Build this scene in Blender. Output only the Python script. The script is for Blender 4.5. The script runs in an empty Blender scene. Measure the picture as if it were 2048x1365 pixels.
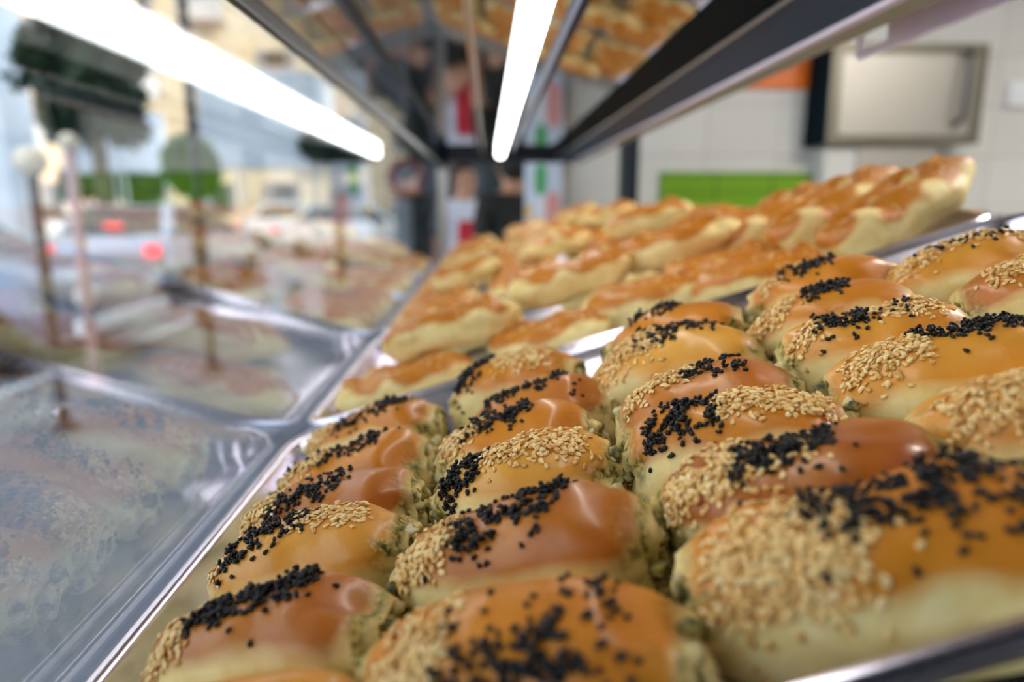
import bpy, math, random
import numpy as np
from mathutils import Vector, Matrix, noise
R = math.radians
SC = bpy.context.scene
COL = SC.collection
random.seed(7)

# ------------------------------------------------------------------ camera, world, sun, exposure
CZ = 1.40                                   # camera height above the pavement
cam_data = bpy.data.cameras.new('camera')
cam = bpy.data.objects.new('camera', cam_data); COL.objects.link(cam)
cam_data.sensor_width = 36.0
cam_data.lens = 36.0*1400/2048
cam.location = (0, 0, CZ)
cam.rotation_euler = (R(90-11.0145), 0, R(-1.9676))
cam_data.clip_start = 0.01; cam_data.clip_end = 300
cam_data.dof.use_dof = True
cam_data.dof.focus_distance = 0.305
cam_data.dof.aperture_fstop = cam_data.lens/6.1
SC.camera = cam

world = bpy.data.worlds.new('world'); SC.world = world; world.use_nodes = True
bg = world.node_tree.nodes['Background']
bg.inputs['Color'].default_value = (0.78, 0.88, 1.0, 1)
bg.inputs['Strength'].default_value = 2.8

sun_d = bpy.data.lights.new('sun', 'SUN'); sun_d.energy = 7.0; sun_d.angle = R(0.6); sun_d.color = (1.0, 0.86, 0.64)
sun = bpy.data.objects.new('sun', sun_d); COL.objects.link(sun)
sun.rotation_euler = Vector((-0.72, 0.38, -0.50)).to_track_quat('-Z', 'Y').to_euler()

def area(name, loc, rot, sx, sy, power, color):
    d = bpy.data.lights.new(name, 'AREA'); d.shape = 'RECTANGLE'; d.size = sx; d.size_y = sy; d.energy = power; d.color = color
    o = bpy.data.objects.new(name, d); COL.objects.link(o); o.location = loc; o.rotation_euler = rot
    return o
area('shop_ceiling_lamp_light', (1.9, 0.9, 2.66), (0, 0, 0), 1.2, 0.3, 62, (1.0, 0.95, 0.88))
area('shop_ceiling_lamp_light', (1.9, -1.6, 2.66), (0, 0, 0), 1.2, 0.3, 16, (1.0, 0.95, 0.88))

SC.view_settings.view_transform = 'Standard'
SC.view_settings.look = 'None'
SC.view_settings.gamma = 1.0
SC.view_settings.exposure = 0.05
SC.view_settings.use_curve_mapping = False

# ------------------------------------------------------------------ materials
def mat(name, color=(.8, .8, .8), rough=.5, metal=0.0, emit=None, estr=0.0, coat=0.0, spec=.5, trans=0.0):
    m = bpy.data.materials.new(name); m.use_nodes = True
    b = m.node_tree.nodes['Principled BSDF']
    b.inputs['Base Color'].default_value = (*color, 1)
    b.inputs['Roughness'].default_value = rough
    b.inputs['Metallic'].default_value = metal
    b.inputs['Coat Weight'].default_value = coat
    b.inputs['Specular IOR Level'].default_value = spec
    b.inputs['Transmission Weight'].default_value = trans
    if emit:
        b.inputs['Emission Color'].default_value = (*emit, 1); b.inputs['Emission Strength'].default_value = estr
    return m

class N:
    def __init__(s, m):
        s.t = m.node_tree; s.b = s.t.nodes.get('Principled BSDF')
    def n(s, typ, **kw):
        x = s.t.nodes.new(typ)
        for k, v in kw.items():
            if k in ('operation', 'data_type', 'blend_type', 'attribute_name', 'feature', 'wave_type', 'bands_direction', 'use_clamp', 'clamp'): setattr(x, k, v)
        return x
    def l(s, a, b): s.t.links.new(a, b)
    def noise(s, scale, detail=3, rough=.5, coord=None):
        x = s.n('ShaderNodeTexNoise'); x.inputs['Scale'].default_value = scale; x.inputs['Detail'].default_value = detail; x.inputs['Roughness'].default_value = rough
        if coord is not None: s.l(coord, x.inputs['Vector'])
        return x.outputs['Fac']
    def obj(s): return s.n('ShaderNodeTexCoord').outputs['Object']
    def ramp(s, fac, stops):
        r = s.n('ShaderNodeValToRGB'); e = r.color_ramp.elements
        while len(e) < len(stops): e.new(.5)
        for i, (p, c) in enumerate(stops):
            e[i].position = p; e[i].color = (*c, 1) if len(c) == 3 else c
        s.l(fac, r.inputs['Fac']); return r.outputs['Color']
    def math(s, op, a, b=None, clamp=False):
        x = s.n('ShaderNodeMath', operation=op); x.use_clamp = clamp
        for i, v in enumerate((a, b)):
            if v is None: continue
            if isinstance(v, (int, float)): x.inputs[i].default_value = v
            else: s.l(v, x.inputs[i])
        return x.outputs[0]
    def mix(s, fac, a, b, blend='MIX'):
        x = s.n('ShaderNodeMix', data_type='RGBA', blend_type=blend)
        for i, v in ((0, fac), (6, a), (7, b)):
            if isinstance(v, (int, float)): x.inputs[i].default_value = v
            elif isinstance(v, tuple): x.inputs[i].default_value = (*v, 1)
            else: s.l(v, x.inputs[i])
        return x.outputs[2]
    def bump(s, h, strength, dist):
        x = s.n('ShaderNodeBump'); x.inputs['Strength'].default_value = strength; x.inputs['Distance'].default_value = dist
        s.l(h, x.inputs['Height']); s.l(x.outputs['Normal'], s.b.inputs['Normal'])

def noisy(name, c1, c2, scale, rough=.5, metal=0.0, bump=0.0, bd=.001, coat=0.0, detail=4, lo=.35, hi=.65):
    m = mat(name, c1, rough, metal, coat=coat); g = N(m); o = g.obj()
    f = g.noise(scale, detail, coord=o)
    g.l(g.ramp(f, [(lo, c1), (hi, c2)]), g.b.inputs['Base Color'])
    if bump: g.bump(f, bump, bd)
    return m

# bread crust: attribute bake = how browned the surface is, fill = exposed herb filling; the tone of each bun is its object colour
def crust(name, herb=True, seedy=False):
    m = mat(name, (.7, .4, .1), .42); g = N(m); o = g.obj()
    at = g.n('ShaderNodeAttribute', attribute_name='bake'); fl = g.n('ShaderNodeAttribute', attribute_name='fill')
    oc = g.n('ShaderNodeObjectInfo')
    big = g.noise(26, 3, coord=o); fine = g.noise(900, 2, coord=o); mid = g.noise(120, 4, coord=o)
    bk = g.math('ADD', at.outputs['Fac'], g.math('MULTIPLY', g.math('SUBTRACT', big, .5), .55), True)
    dough = g.ramp(mid, [(.3, (.84, .62, .22)), (.7, (.93, .78, .38))])
    gold = g.mix(g.ramp(big, [(.35, (0, 0, 0)), (.65, (1, 1, 1))]), (.76, .32, .02), (.50, .15, .008))
    tone = g.mix(.62, gold, oc.outputs['Color'])
    c = g.mix(g.ramp(bk, [(.12, (0, 0, 0)), (.62, (1, 1, 1))]), dough, tone)
    if seedy:
        v = g.n('ShaderNodeTexVoronoi'); v.inputs['Scale'].default_value = 420; g.l(o, v.inputs['Vector'])
        sp = g.ramp(v.outputs['Distance'], [(.25, (1, 1, 1)), (.42, (0, 0, 0))])
        spot = g.math('MULTIPLY', sp, g.math('MULTIPLY', at.outputs['Fac'], g.ramp(mid, [(.42, (0, 0, 0)), (.55, (1, 1, 1))])))
        c = g.mix(spot, c, (.66, .33, .07))
    if herb:
        gr = g.ramp(g.noise(420, 3, coord=o), [(.36, (.035, .04, .006)), (.5, (.24, .20, .03)), (.62, (.60, .45, .13))])
        c = g.mix(fl.outputs['Fac'], c, gr)
    g.l(c, g.b.inputs['Base Color'])
    rr = g.math('SUBTRACT', .62, g.math('MULTIPLY', bk, .27)); g.l(rr, g.b.inputs['Roughness'])
    g.b.inputs['Subsurface Weight'].default_value = 0.0
    g.l(g.math('MULTIPLY', at.outputs['Fac'], .30), g.b.inputs['Coat Weight']); g.b.inputs['Coat Roughness'].default_value = .16; g.b.inputs['Specular IOR Level'].default_value = .35
    h = g.math('ADD', g.math('MULTIPLY', fine, .25), mid)
    g.bump(h, .35 if not seedy else .6, .0012)
    return m

M = {}
M['bun'] = crust('glazed_bun_crust')
M['loaf'] = crust('seeded_loaf_crust', herb=False, seedy=True)
M['herb'] = noisy('green_herb_filling', (.03, .035, .006), (.42, .33, .08), 260, .6, bump=.8, bd=.002)
M['cheese'] = noisy('pale_dough_crumb', (.62, .50, .20), (.84, .74, .44), 200, .6, bump=.6, bd=.001)
m = mat('toasted_sesame', (.8, .55, .25), .38); g = N(m)
at = g.n('ShaderNodeAttribute', attribute_name='tint')
g.l(g.ramp(at.outputs['Fac'], [(0, (.62, .31, .07)), (.35, (.82, .50, .15)), (1, (.95, .72, .34))]), g.b.inputs['Base Color'])
m.node_tree.nodes['Principled BSDF'].inputs['Roughness'].default_value = .28
M['sesame'] = m
m = mat('black_nigella', (.012, .012, .016), .42, spec=.35); g = N(m); M['nigella'] = m
at = g.n('ShaderNodeAttribute', attribute_name='tint')
g.l(g.ramp(at.outputs['Fac'], [(0, (.003, .003, .003)), (1, (.012, .012, .014))]), g.b.inputs['Base Color'])
def brushed(name, col, rough, s=1.0):
    m = mat(name, col, rough, 1.0); g = N(m)
    mp = g.n('ShaderNodeMapping'); mp.inputs['Scale'].default_value = (300*s, 6*s, 300*s); g.l(g.obj(), mp.inputs['Vector'])
    f = g.noise(1.0, 3, coord=mp.outputs['Vector'])
    g.l(g.math('ADD', rough-.05, g.math('MULTIPLY', f, .12)), g.b.inputs['Roughness'])
    return m
M['tray'] = brushed('aluminium_tray', (.80, .77, .90), .22)
M['traybase'] = brushed('tray_bottom_metal', (.62, .62, .66), .34)
M['steel'] = brushed('brushed_steel', (.52, .52, .51), .3)
M['ovensteel'] = brushed('oven_steel', (.50, .47, .42), .42)
M['darksteel'] = mat('dark_painted_steel', (.022, .032, .042), .38, spec=.25)
M['bluesteel'] = mat('blue_grey_painted_steel', (.022, .062, .125), .5, spec=.12)
M['mirror'] = mat('polished_shelf_underside', (.30, .315, .33), .04, 1.0)
M['rail'] = mat('lilac_price_rail', (.84, .77, .97), .35)
M['edge'] = mat('channel_edge_highlight', (.66, .62, .74), .3, .6)  # highlight along the channel's bottom edge, put into a pale colour
M['olive'] = mat('olive_channel_underside', (.26, .27, .19), .5)
M['tube'] = mat('lit_led_tube', (1, 1, 1), .4, emit=(1.0, .975, .92), estr=9.0)
M['whiteplastic'] = mat('white_plastic', (.8, .82, .85), .4)
M['black'] = mat('black_gap', (.002, .009, .014), .7, spec=.05)
M['raildark'] = mat('dark_blue_light_rail', (.02, .025, .05), .6, spec=.1)
# clear glass: see-through plus a Schlick reflection that is the same from both sides
m = bpy.data.materials.new('clear_case_glass'); m.use_nodes = True; t = m.node_tree; t.nodes.clear(); g = N(m)
out = g.n('ShaderNodeOutputMaterial'); ge = g.n('ShaderNodeNewGeometry')
dt = g.n('ShaderNodeVectorMath'); dt.operation = 'DOT_PRODUCT'; g.l(ge.outputs['Normal'], dt.inputs[0]); g.l(ge.outputs['Incoming'], dt.inputs[1])
cs = g.math('ABSOLUTE', dt.outputs['Value'])
F = g.math('ADD', .12, g.math('MULTIPLY', g.math('POWER', g.math('SUBTRACT', 1.0, cs, True), 4.0), .88), True)
tr = g.n('ShaderNodeBsdfTransparent'); tr.inputs['Color'].default_value = (.955, .985, .995, 1)
gl = g.n('ShaderNodeBsdfGlossy'); gl.inputs['Roughness'].default_value = .012; gl.inputs['Color'].default_value = (.95, .97, 1, 1)
mx = g.n('ShaderNodeMixShader'); g.l(F, mx.inputs[0]); g.l(tr.outputs[0], mx.inputs[1]); g.l(gl.outputs[0], mx.inputs[2]); g.l(mx.outputs[0], out.inputs[0])
M['glass'] = m
M['asphalt'] = noisy('grey_asphalt', (.12, .135, .17), (.18, .195, .23), 3, .8)
M['pave'] = noisy('pavement_stone', (.13, .14, .17), (.19, .20, .23), 2, .8)
M['cream'] = noisy('cream_plaster', (.72, .60, .42), (.85, .74, .56), .8, .9)
M['peach'] = noisy('peach_plaster', (.70, .48, .32), (.82, .66, .48), .6, .9)
M['stone'] = noisy('grey_stone_pier', (.55, .55, .58), (.70, .70, .72), 1.5, .9)
M['winglass'] = mat('dark_window_glass', (.04, .05, .06), .15)
M['shutter'] = mat('grey_shutter', (.30, .30, .34), .7)
M['canvas'] = noisy('white_canvas', (.78, .86, .94), (.84, .90, .97), 2, .9)
M['leaf'] = noisy('dark_green_leaves', (.012, .035, .016), (.03, .07, .022), 6, .6)
M['leaf2'] = noisy('fresh_green_leaves', (.035, .15, .008), (.08, .25, .015), 6, .6)
M['bark'] = noisy('bark', (.10, .07, .05), (.20, .15, .11), 9, .9)
M['pole'] = mat('dark_painted_pole', (.035, .045, .065), .5)
M['pinkpole'] = mat('pinkish_painted_pole', (.62, .42, .44), .5)
M['lampglass'] = mat('frosted_lamp_globe', (.9, .78, .62), .3)
M['silver'] = mat('silver_car_paint', (.46, .52, .62), .3, .4, coat=.5)
M['slate'] = mat('slate_blue_car_paint', (.20, .25, .36), .3, .3, coat=.5)
M['whitecar'] = mat('white_car_paint', (.80, .84, .90), .3, coat=.5)
M['redlens'] = mat('lit_red_tail_lens', (.9, .05, .06), .3, emit=(1, .08, .12), estr=2.2)
M['tyre'] = mat('tyre_rubber', (.015, .015, .015), .8)
M['skin'] = noisy('warm_skin', (.52, .26, .15), (.60, .32, .19), 10, .5)
M['hair'] = mat('dark_hair', (.015, .011, .009), .5)
M['whitecloth'] = noisy('white_shirt_cloth', (.72, .76, .88), (.80, .83, .92), 12, .9)
M['redcloth'] = noisy('red_cloth', (.55, .02, .04), (.65, .04, .06), 12, .9)
M['blackcloth'] = noisy('black_cloth', (.012, .014, .012), (.03, .03, .025), 12, .9)
M['wall'] = noisy('white_painted_wall', (.62, .615, .585), (.66, .655, .625), 1.2, .7)
M['ceil'] = mat('white_ceiling', (.7, .7, .68), .8)
M['floor'] = noisy('shop_floor_tile', (.30, .28, .26), (.38, .36, .33), 3, .4)

def tiled(name, color, grout, w, h):
    m = mat(name, color, .25, coat=.2); g = N(m)
    b = g.n('ShaderNodeTexBrick'); b.inputs['Color1'].default_value = (*color, 1); b.inputs['Color2'].default_value = (*[c*.93 for c in color], 1)
    b.inputs['Mortar'].default_value = (*grout, 1); b.inputs['Scale'].default_value = 1.0; b.inputs['Mortar Size'].default_value = .004
    b.inputs['Brick Width'].default_value = w; b.inputs['Row Height'].default_value = h; b.offset = 0.0
    sx = g.n('ShaderNodeSeparateXYZ'); g.l(g.obj(), sx.inputs[0]); cb = g.n('ShaderNodeCombineXYZ')
    g.l(sx.outputs['X'], cb.inputs['X']); g.l(sx.outputs['Z'], cb.inputs['Y']); g.l(cb.outputs[0], b.inputs['Vector'])
    g.l(b.outputs['Color'], g.b.inputs['Base Color']); return m
M['greentile'] = tiled('green_wall_tile', (.17, .36, .008), (.07, .17, .006), .235, .068)
M['orangetile'] = tiled('orange_wall_tile', (.78, .16, .008), (.6, .12, .01), .235, .068)
M['whitetile'] = tiled('white_wall_tile', (.66, .655, .62), (.50, .49, .46), .30, .20)

# ------------------------------------------------------------------ mesh helpers
def tag(o, label=None, cat=None, group=None, kind=None):
    if label: o['label'] = label
    if cat: o['category'] = cat
    if group: o['group'] = group
    if kind: o['kind'] = kind
    return o
def empty(name, loc=(0, 0, 0), rz=0):
    o = bpy.data.objects.new(name, None); COL.objects.link(o); o.location = loc; o.rotation_euler = (0, 0, rz); o.empty_display_size = .02
    return o
class MB:
    def __init__(s): s.v = []; s.f = []; s.mi = []; s.m = 0
    def add(s, vs, fs, m=None):
        b = len(s.v); s.v += [tuple(v) for v in vs]; s.f += [tuple(b+i for i in f) for f in fs]; s.mi += [s.m if m is None else m]*len(fs)
    def box(s, a, b, m=None):
        (x0, y0, z0), (x1, y1, z1) = a, b
        s.add([(x0, y0, z0), (x1, y0, z0), (x1, y1, z0), (x0, y1, z0), (x0, y0, z1), (x1, y0, z1), (x1, y1, z1), (x0, y1, z1)],
              [(0, 3, 2, 1), (4, 5, 6, 7), (0, 1, 5, 4), (1, 2, 6, 5), (2, 3, 7, 6), (3, 0, 4, 7)], m)
    def tube(s, pts, r, n=12, closed=False, caps=True, m=None):
        pts = [Vector(p) for p in pts]; k = len(pts); rs = r if isinstance(r, (list, tuple)) else [r]*k
        base = []; up = None
        for i, p in enumerate(pts):
            if closed: d = pts[(i+1) % k]-pts[i-1]
            else: d = pts[min(i+1, k-1)]-pts[max(i-1, 0)]
            d.normalize()
            if up is None: up = Vector((0, 0, 1)) if abs(d.z) < .9 else Vector((1, 0, 0))
            a = d.cross(up).normalized(); b = a.cross(d); up = b
            base += [p+(a*math.cos(2*math.pi*j/n)+b*math.sin(2*math.pi*j/n))*rs[i] for j in range(n)]
        fs = []
        for i in range(k if closed else k-1):
            for j in range(n):
                i2 = (i+1) % k; fs.append((i*n+j, i*n+(j+1) % n, i2*n+(j+1) % n, i2*n+j))
        if caps and not closed: fs += [tuple(range(n))[::-1], tuple((k-1)*n+j for j in range(n))]
        s.add(base, fs, m)
    def prism(s, prof, y0, y1, m=None):       # profile in x,z extruded along y
        n = len(prof); vs = [(x, y0, z) for x, z in prof]+[(x, y1, z) for x, z in prof]
        s.add(vs, [(i, (i+1) % n, n+(i+1) % n, n+i) for i in range(n)]+[tuple(range(n))[::-1], tuple(range(n, 2*n))], m)
    def lathe(s, prof, n=24, c=(0, 0, 0), m=None):
        vs = []; fs = []
        for r, z in prof: vs += [(c[0]+r*math.cos(2*math.pi*j/n), c[1]+r*math.sin(2*math.pi*j/n), c[2]+z) for j in range(n)]
        for i in range(len(prof)-1):
            for j in range(n): fs.append((i*n+j, i*n+(j+1) % n, (i+1)*n+(j+1) % n, (i+1)*n+j))
        fs += [tuple(range(n))[::-1], tuple((len(prof)-1)*n+j for j in range(n))]
        s.add(vs, fs, m)
    def build(s, name, mats, parent=None, smooth=False, bevel=0, loc=None):
        me = bpy.data.meshes.new(name); me.from_pydata(s.v, [], s.f)
        for mm in (mats if isinstance(mats, (list, tuple)) else [mats]): me.materials.append(mm)
        for p, i in zip(me.polygons, s.mi): p.material_index = i; p.use_smooth = smooth
        o = bpy.data.objects.new(name, me); COL.objects.link(o)
        if parent: o.parent = parent
        if loc: o.location = loc
        if bevel:
            b = o.modifiers.new('bevel', 'BEVEL'); b.width = bevel; b.segments = 3; b.limit_method = 'ANGLE'
        return o
def struct(o): o['kind'] = 'structure'; return o
def copy_tree(o, parent=None):
    c = o.copy(); COL.objects.link(c)
    if parent: c.parent = parent
    for ch in o.children: copy_tree(ch, c)
    return c

# ------------------------------------------------------------------ the shop and the street
mb = MB(); mb.box((-.34, -4.0, -.05), (4.2, 9, .0)); struct(mb.build('floor', M['floor']))
mb = MB(); mb.box((-.34, -4.0, 2.70), (4.2, 9, 2.80)); struct(mb.build('ceiling', M['ceil']))
mb = MB(); mb.box((4.1, -4.0, 0), (4.2, 3.4, 2.7)); struct(mb.build('wall_right', M['wall']))
mb = MB(); mb.box((-.34, -4.1, 0), (4.2, -4.0, 2.7)); struct(mb.build('wall_near', M['wall']))
mb = MB(); mb.box((-1.6, -8, 2.81), (6, 10, 15)); struct(mb.build('wall_shade_storeys', M['cream']))  # unseen block, its overhang shaped to shade the street and cut skylight
# back wall of the work area, white tiles, with coloured tile panels
WY = 2.95
mb = MB(); mb.box((.31, WY, 0), (4.1, WY+.12, 2.7)); struct(mb.build('wall_back', M['whitetile']))
mb = MB(); mb.box((-60, -30, -.06), (-3.6, 60, -.02)); struct(mb.build('ground_road', M['asphalt']))
mb = MB(); mb.box((-3.6, -30, -.05), (-.34, 60, .0)); struct(mb.build('ground_pavement', M['pave']))
mb = MB(); mb.box((-3.72, -30, -.06), (-3.6, 60, .012)); struct(mb.build('ground_kerb', M['stone']))
mb = MB(); mb.box((-.34, 9, -.05), (40, 60, .0)); struct(mb.build('ground_far_pavement', M['pave']))

mb = MB(); mb.box((0, 0, 0), (.632, .012, .152)); o = mb.build('green_tile_panel', M['greentile'], bevel=.002, loc=(.711, WY-.0125, CZ-.018))
tag(o, 'band of bright green wall tiles low on the white back wall', 'tiles')
mb = MB(); mb.box((0, 0, 0), (.61, .012, .204)); o = mb.build('orange_tile_panel', M['orangetile'], bevel=.002, loc=(.711, WY-.0125, CZ+.461))
tag(o, 'orange wall tiles above the green band, cut off by the shelf channel', 'tiles')
mb = MB(); mb.box((0, 0, 0), (.13, .10, 1.625)); o = mb.build('wall_pier', M['wall'], bevel=.004, loc=(1.35, WY-.10, 0.0)); struct(o)
# dark post in front of the back wall
r = empty('support_post', (.515, 2.62, 0)); tag(r, 'dark slim square post standing before the white wall behind the trays', 'post')
mb = MB(); mb.box((-.03, -.03, 0), (.015, .03, 2.7)); mb.build('post_shaft', M['darksteel'], r, bevel=.003)
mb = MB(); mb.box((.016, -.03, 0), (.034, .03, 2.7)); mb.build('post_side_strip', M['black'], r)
mb = MB(); mb.box((-.06, -.06, 0), (.06, .06, .012)); mb.build('foot_plate', M['steel'], r)

# wall oven
r = empty('wall_oven', (1.632, 2.82, CZ+.232)); tag(r, 'stainless steel oven with a bar handle hung on the white tiled wall', 'oven')
mb = MB(); mb.box((-.30, .03, 0), (.30, .129, .385)); mb.build('body', M['ovensteel'], r, bevel=.006)
mb = MB(); mb.box((-.30, 0, .004), (.315, .03, .381)); d = mb.build('door', M['ovensteel'], r, bevel=.004)
mb = MB()
for a, b in (((-.30, -.012, .004), (.315, 0, .04)), ((-.30, -.012, .345), (.315, 0, .381)), ((-.30, -.012, .04), (-.255, 0, .345)), ((.275, -.012, .04), (.315, 0, .345))): mb.box(a, b)
tag(mb.build('door_frame', mat('dark_oven_frame', (.22, .20, .155), .4, .8), d, bevel=.003), 'darker raised frame')
mb = MB(); mb.tube([(.215, 0, .08), (.215, -.035, .085), (.215, -.05, .11), (.215, -.05, .30), (.222, -.04, .345), (.245, 0, .352)], .010, 12)
tag(mb.build('handle', M['darksteel'], d, smooth=True), 'dark steel bar handle')
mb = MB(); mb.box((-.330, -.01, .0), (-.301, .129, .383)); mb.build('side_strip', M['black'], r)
mb = MB(); mb.box((-.15, .02, -.11), (.17, .129, -.001)); mb.build('oven_shade_box', M['ovensteel'], r, bevel=.006)  # grey box standing in for the shading under the oven
# white switch box right of it
mb = MB(); mb.box((0, 0, 0), (.09, .03, .09)); mb.lathe([(.02, -.0), (.02, .001)], 12, (.045, -.0, .045)); o = mb.build('wall_socket', M['whiteplastic'], bevel=.004, loc=(2.13, WY-.03, CZ+.40))
tag(o, 'small white socket on the white tiles right of the oven', 'socket')

# ------------------------------------------------------------------ display case
A = R(17.1)                                   # the decks slope up from the customer glass
EU = Vector((math.cos(A), 0, math.sin(A))); EV = Vector((0, 1, 0)); EN = Vector((-math.sin(A), 0, math.cos(A)))
P0 = Vector((-.150, 0, CZ-.180)); TILT = Matrix.Rotation(-A, 3, 'Y')
def tp(u, v, h): return P0+EU*u+EV*v+EN*h
GX = -.157; ZT = CZ+.175; YE = 2.50
case = empty('display_case', (0, 1.2, 0)); tag(case, 'long glass pastry display case with sloping steel deck and steel frame', 'display case')
case.location = (0, 0, 0)
mb = MB(); mb.box((GX-.006, -.42, CZ-.235), (GX, YE, ZT-.0)); mb.build('front_glass', M['glass'], case)
mb = MB()
dk = [tp(-.004, 0, -.026), tp(.64, 0, -.026), tp(.64, 0, -.032), tp(-.004, 0, -.032)]
mb.prism([(p.x, p.z) for p in dk], -.40, YE); mb.build('deck', M['steel'], case)
mb = MB(); mb.prism([(GX-.004, .08), (.44, .08), (.44, dk[2].z-.06), (GX-.004, dk[3].z-.012)], -.40, YE); mb.build('cabinet_body', M['steel'], case)
mb = MB(); mb.prism([(.45, CZ-.03), (.60, CZ-.01), (.60, CZ-.04), (.45, CZ-.05)], -.2, YE); mb.build('rear_ledge', M['steel'], case, bevel=.003)
mb = MB(); mb.box((GX-.006, -.42, ZT), (.196, YE, ZT+.012)); mb.build('top_panel', M['mirror'], case)
# top rail of the front glass
mb = MB(); mb.box((GX+.0005, -.40, CZ+.120), (GX+.0075, YE, CZ+.1345)); mb.build('glass_rail', M['darksteel'], case, bevel=.002)
mb = MB(); mb.box((.078, -.40, ZT-.010), (.086, YE, ZT-.0005)); mb.build('light_rail', M['raildark'], case)
mb = MB(); mb.box((-.022, -.40, ZT-.004), (-.014, YE, ZT-.0005)); mb.build('shelf_seam', M['steel'], case)
# deep steel channel at the service side of the top shelf
mb = MB()
mb.prism([(.197, ZT+.03), (.197, ZT-.002), (.245, ZT-.012), (.245, ZT+.03)], -.40, YE); mb.build('channel_slot', M['black'], case)
mb = MB(); mb.prism([(.245, ZT+.06), (.245, ZT-.012), (.300, CZ+.152), (.305, ZT+.06)], -.40, YE); mb.build('channel_face', M['bluesteel'], case)
mb = MB(); mb.box((.239, -.40, ZT-.0150), (.2425, YE, ZT-.0125)); mb.build('channel_bead', M['steel'], case)
mb = MB(); mb.prism([(.2995, CZ+.1525), (.301, CZ+.1475), (.309, CZ+.1475), (.309, CZ+.1525)], -.40, YE); mb.build('channel_highlight_lip', M['edge'], case, bevel=.001)
mb = MB(); mb.prism([(.309, CZ+.149), (.336, CZ+.149), (.336, CZ+.26), (.309, CZ+.26)], -.40, YE); mb.build('channel_underside', M['olive'], case)
# end frame
mb = MB(); mb.box((GX-.006, YE, CZ+.145), (.336, YE+.03, ZT+.03)); mb.build('end_beam', M['darksteel'], case)
for x0, w, z1, mt in ((-.166, .026, ZT, 'steel'), (.262, .030, CZ+.14, 'steel')):
    mb = MB(); mb.box((x0, YE, CZ-.30), (x0+w, YE+.026, z1)); mb.build('end_post', M[mt], case, bevel=.002)
mb = MB(); mb.box((-.168, YE-.03, CZ+.125), (-.138, YE-.0005, CZ+.174)); mb.build('corner_joint', M['black'], case, bevel=.003)
mb = MB(); mb.box((GX-.006, -.44, CZ-.30), (.62, -.421, ZT+.10)); mb.build('near_light_block', M['darksteel'], case)  # unseen panel added behind the camera to block light
# lilac price rail clipped under the channel
r = empty('price_rail', (.375, .74, CZ+.144)); tag(r, 'lilac plastic rail with a slotted end hanging under the steel channel', 'rail')
mb = MB()
mb.prism([(0, 0), (.004, 0), (.004, .030), (0, .030)], -1.1, -.055); mb.prism([(0, 0), (.004, 0), (.004, .008), (0, .008)], -.055, 0)
mb.prism([(0, .024), (.004, .024), (.004, .030), (0, .030)], -.055, 0); mb.prism([(0, .008), (.004, .008), (.004, .024), (0, .024)], -.006, 0)
mb.build('strip', M['rail'], r)
mb = MB(); mb.box((-.004, -1.1, .026), (-.001, -.09, .034)); tag(mb.build('groove', M['black'], r), 'black groove along the top edge')
mb = MB(); mb.box((-.04, -1.1, .030), (.0035, -.0, .040)); mb.build('mounting_bar', M['olive'], r)
# LED tube under the shelf
r = empty('led_tube_light', (.0425, 0, CZ+.163)); tag(r, 'long glowing white tube light under the top shelf', 'light')
mb = MB(); mb.tube([(0, .12, 0), (0, 2.35, 0)], .0125, 16); mb.build('tube', M['tube'], r, smooth=True)
for y0, y1 in ((2.351, 2.375), (.108, .118)):
    mb = MB(); mb.box((-.010, y0, -.011), (.010, y1, .0115)); mb.build('end_cap', M['whiteplastic'], r, bevel=.002)

# ------------------------------------------------------------------ trays
def rrect(x0, x1, y0, y1, r, n=8):
    pts = []
    for cx, cy, a0 in ((x1-r, y0+r, -90), (x1-r, y1-r, 0), (x0+r, y1-r, 90), (x0+r, y0+r, 180)):
        for i in range(n+1):
            t = R(a0+90*i/n); pts.append((cx+r*math.cos(t), cy+r*math.sin(t)))
    return pts
TW = .586
def make_tray():
    root = bpy.data.objects.new('baking_tray', None); COL.objects.link(root)
    D = .392
    prof = [(0.0, -.0045), (-.0035, -.003), (-.0045, .0), (-.003, .0035), (0.0, .0045), (.003, .003), (.0042, 0), (.006, -.006), (.012, -.019), (.018, -.0212), (.03, -.0215)]
    vs = []; fs = []; n = None
    for off, z in prof:
        ring = rrect(off, TW-off, off, D-off, max(.034-off, .006)); n = len(ring)
        vs += [(x, y, z) for x, y in ring]
    for i in range(len(prof)-1):
        for j in range(n): fs.append((i*n+j, i*n+(j+1) % n, (i+1)*n+(j+1) % n, (i+1)*n+j))
    mb = MB(); mb.add(vs, fs); rim = mb.build('rim', M['tray'], root, smooth=True)
    ring = rrect(.03, TW-.03, .03, D-.03, .006)
    mb = MB(); k = len(ring); mb.add([(x, y, -.0215) for x, y in ring]+[(x, y, -.0232) for x, y in ring], [tuple(range(k)), tuple(range(k, 2*k))[::-1]]+[(j, j+k, (j+1) % k+k, (j+1) % k) for j in range(k)])
    mb.build('tray_bottom', M['traybase'], root)
    return root
tray0 = make_tray()
tray_v = [.140, .548, .962, 1.372, 1.782]
tray_l = ['steel baking tray nearest the camera, filled with seeded buns',
          'steel baking tray just behind the seeded buns, holding ring loaves',
          'third steel baking tray along the case, with golden loaves',
          'fourth steel baking tray along the case, before the farthest one',
          'farthest steel baking tray, at the end of the row of trays']
for i, v in enumerate(tray_v):
    t = tray0 if i == 0 else copy_tree(tray0)
    t.matrix_world = Matrix.Translation(tp(0, v, 0)) @ TILT.to_4x4()
    tag(t, tray_l[i], 'tray', 'baking trays side by side on the sloping deck')

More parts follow.
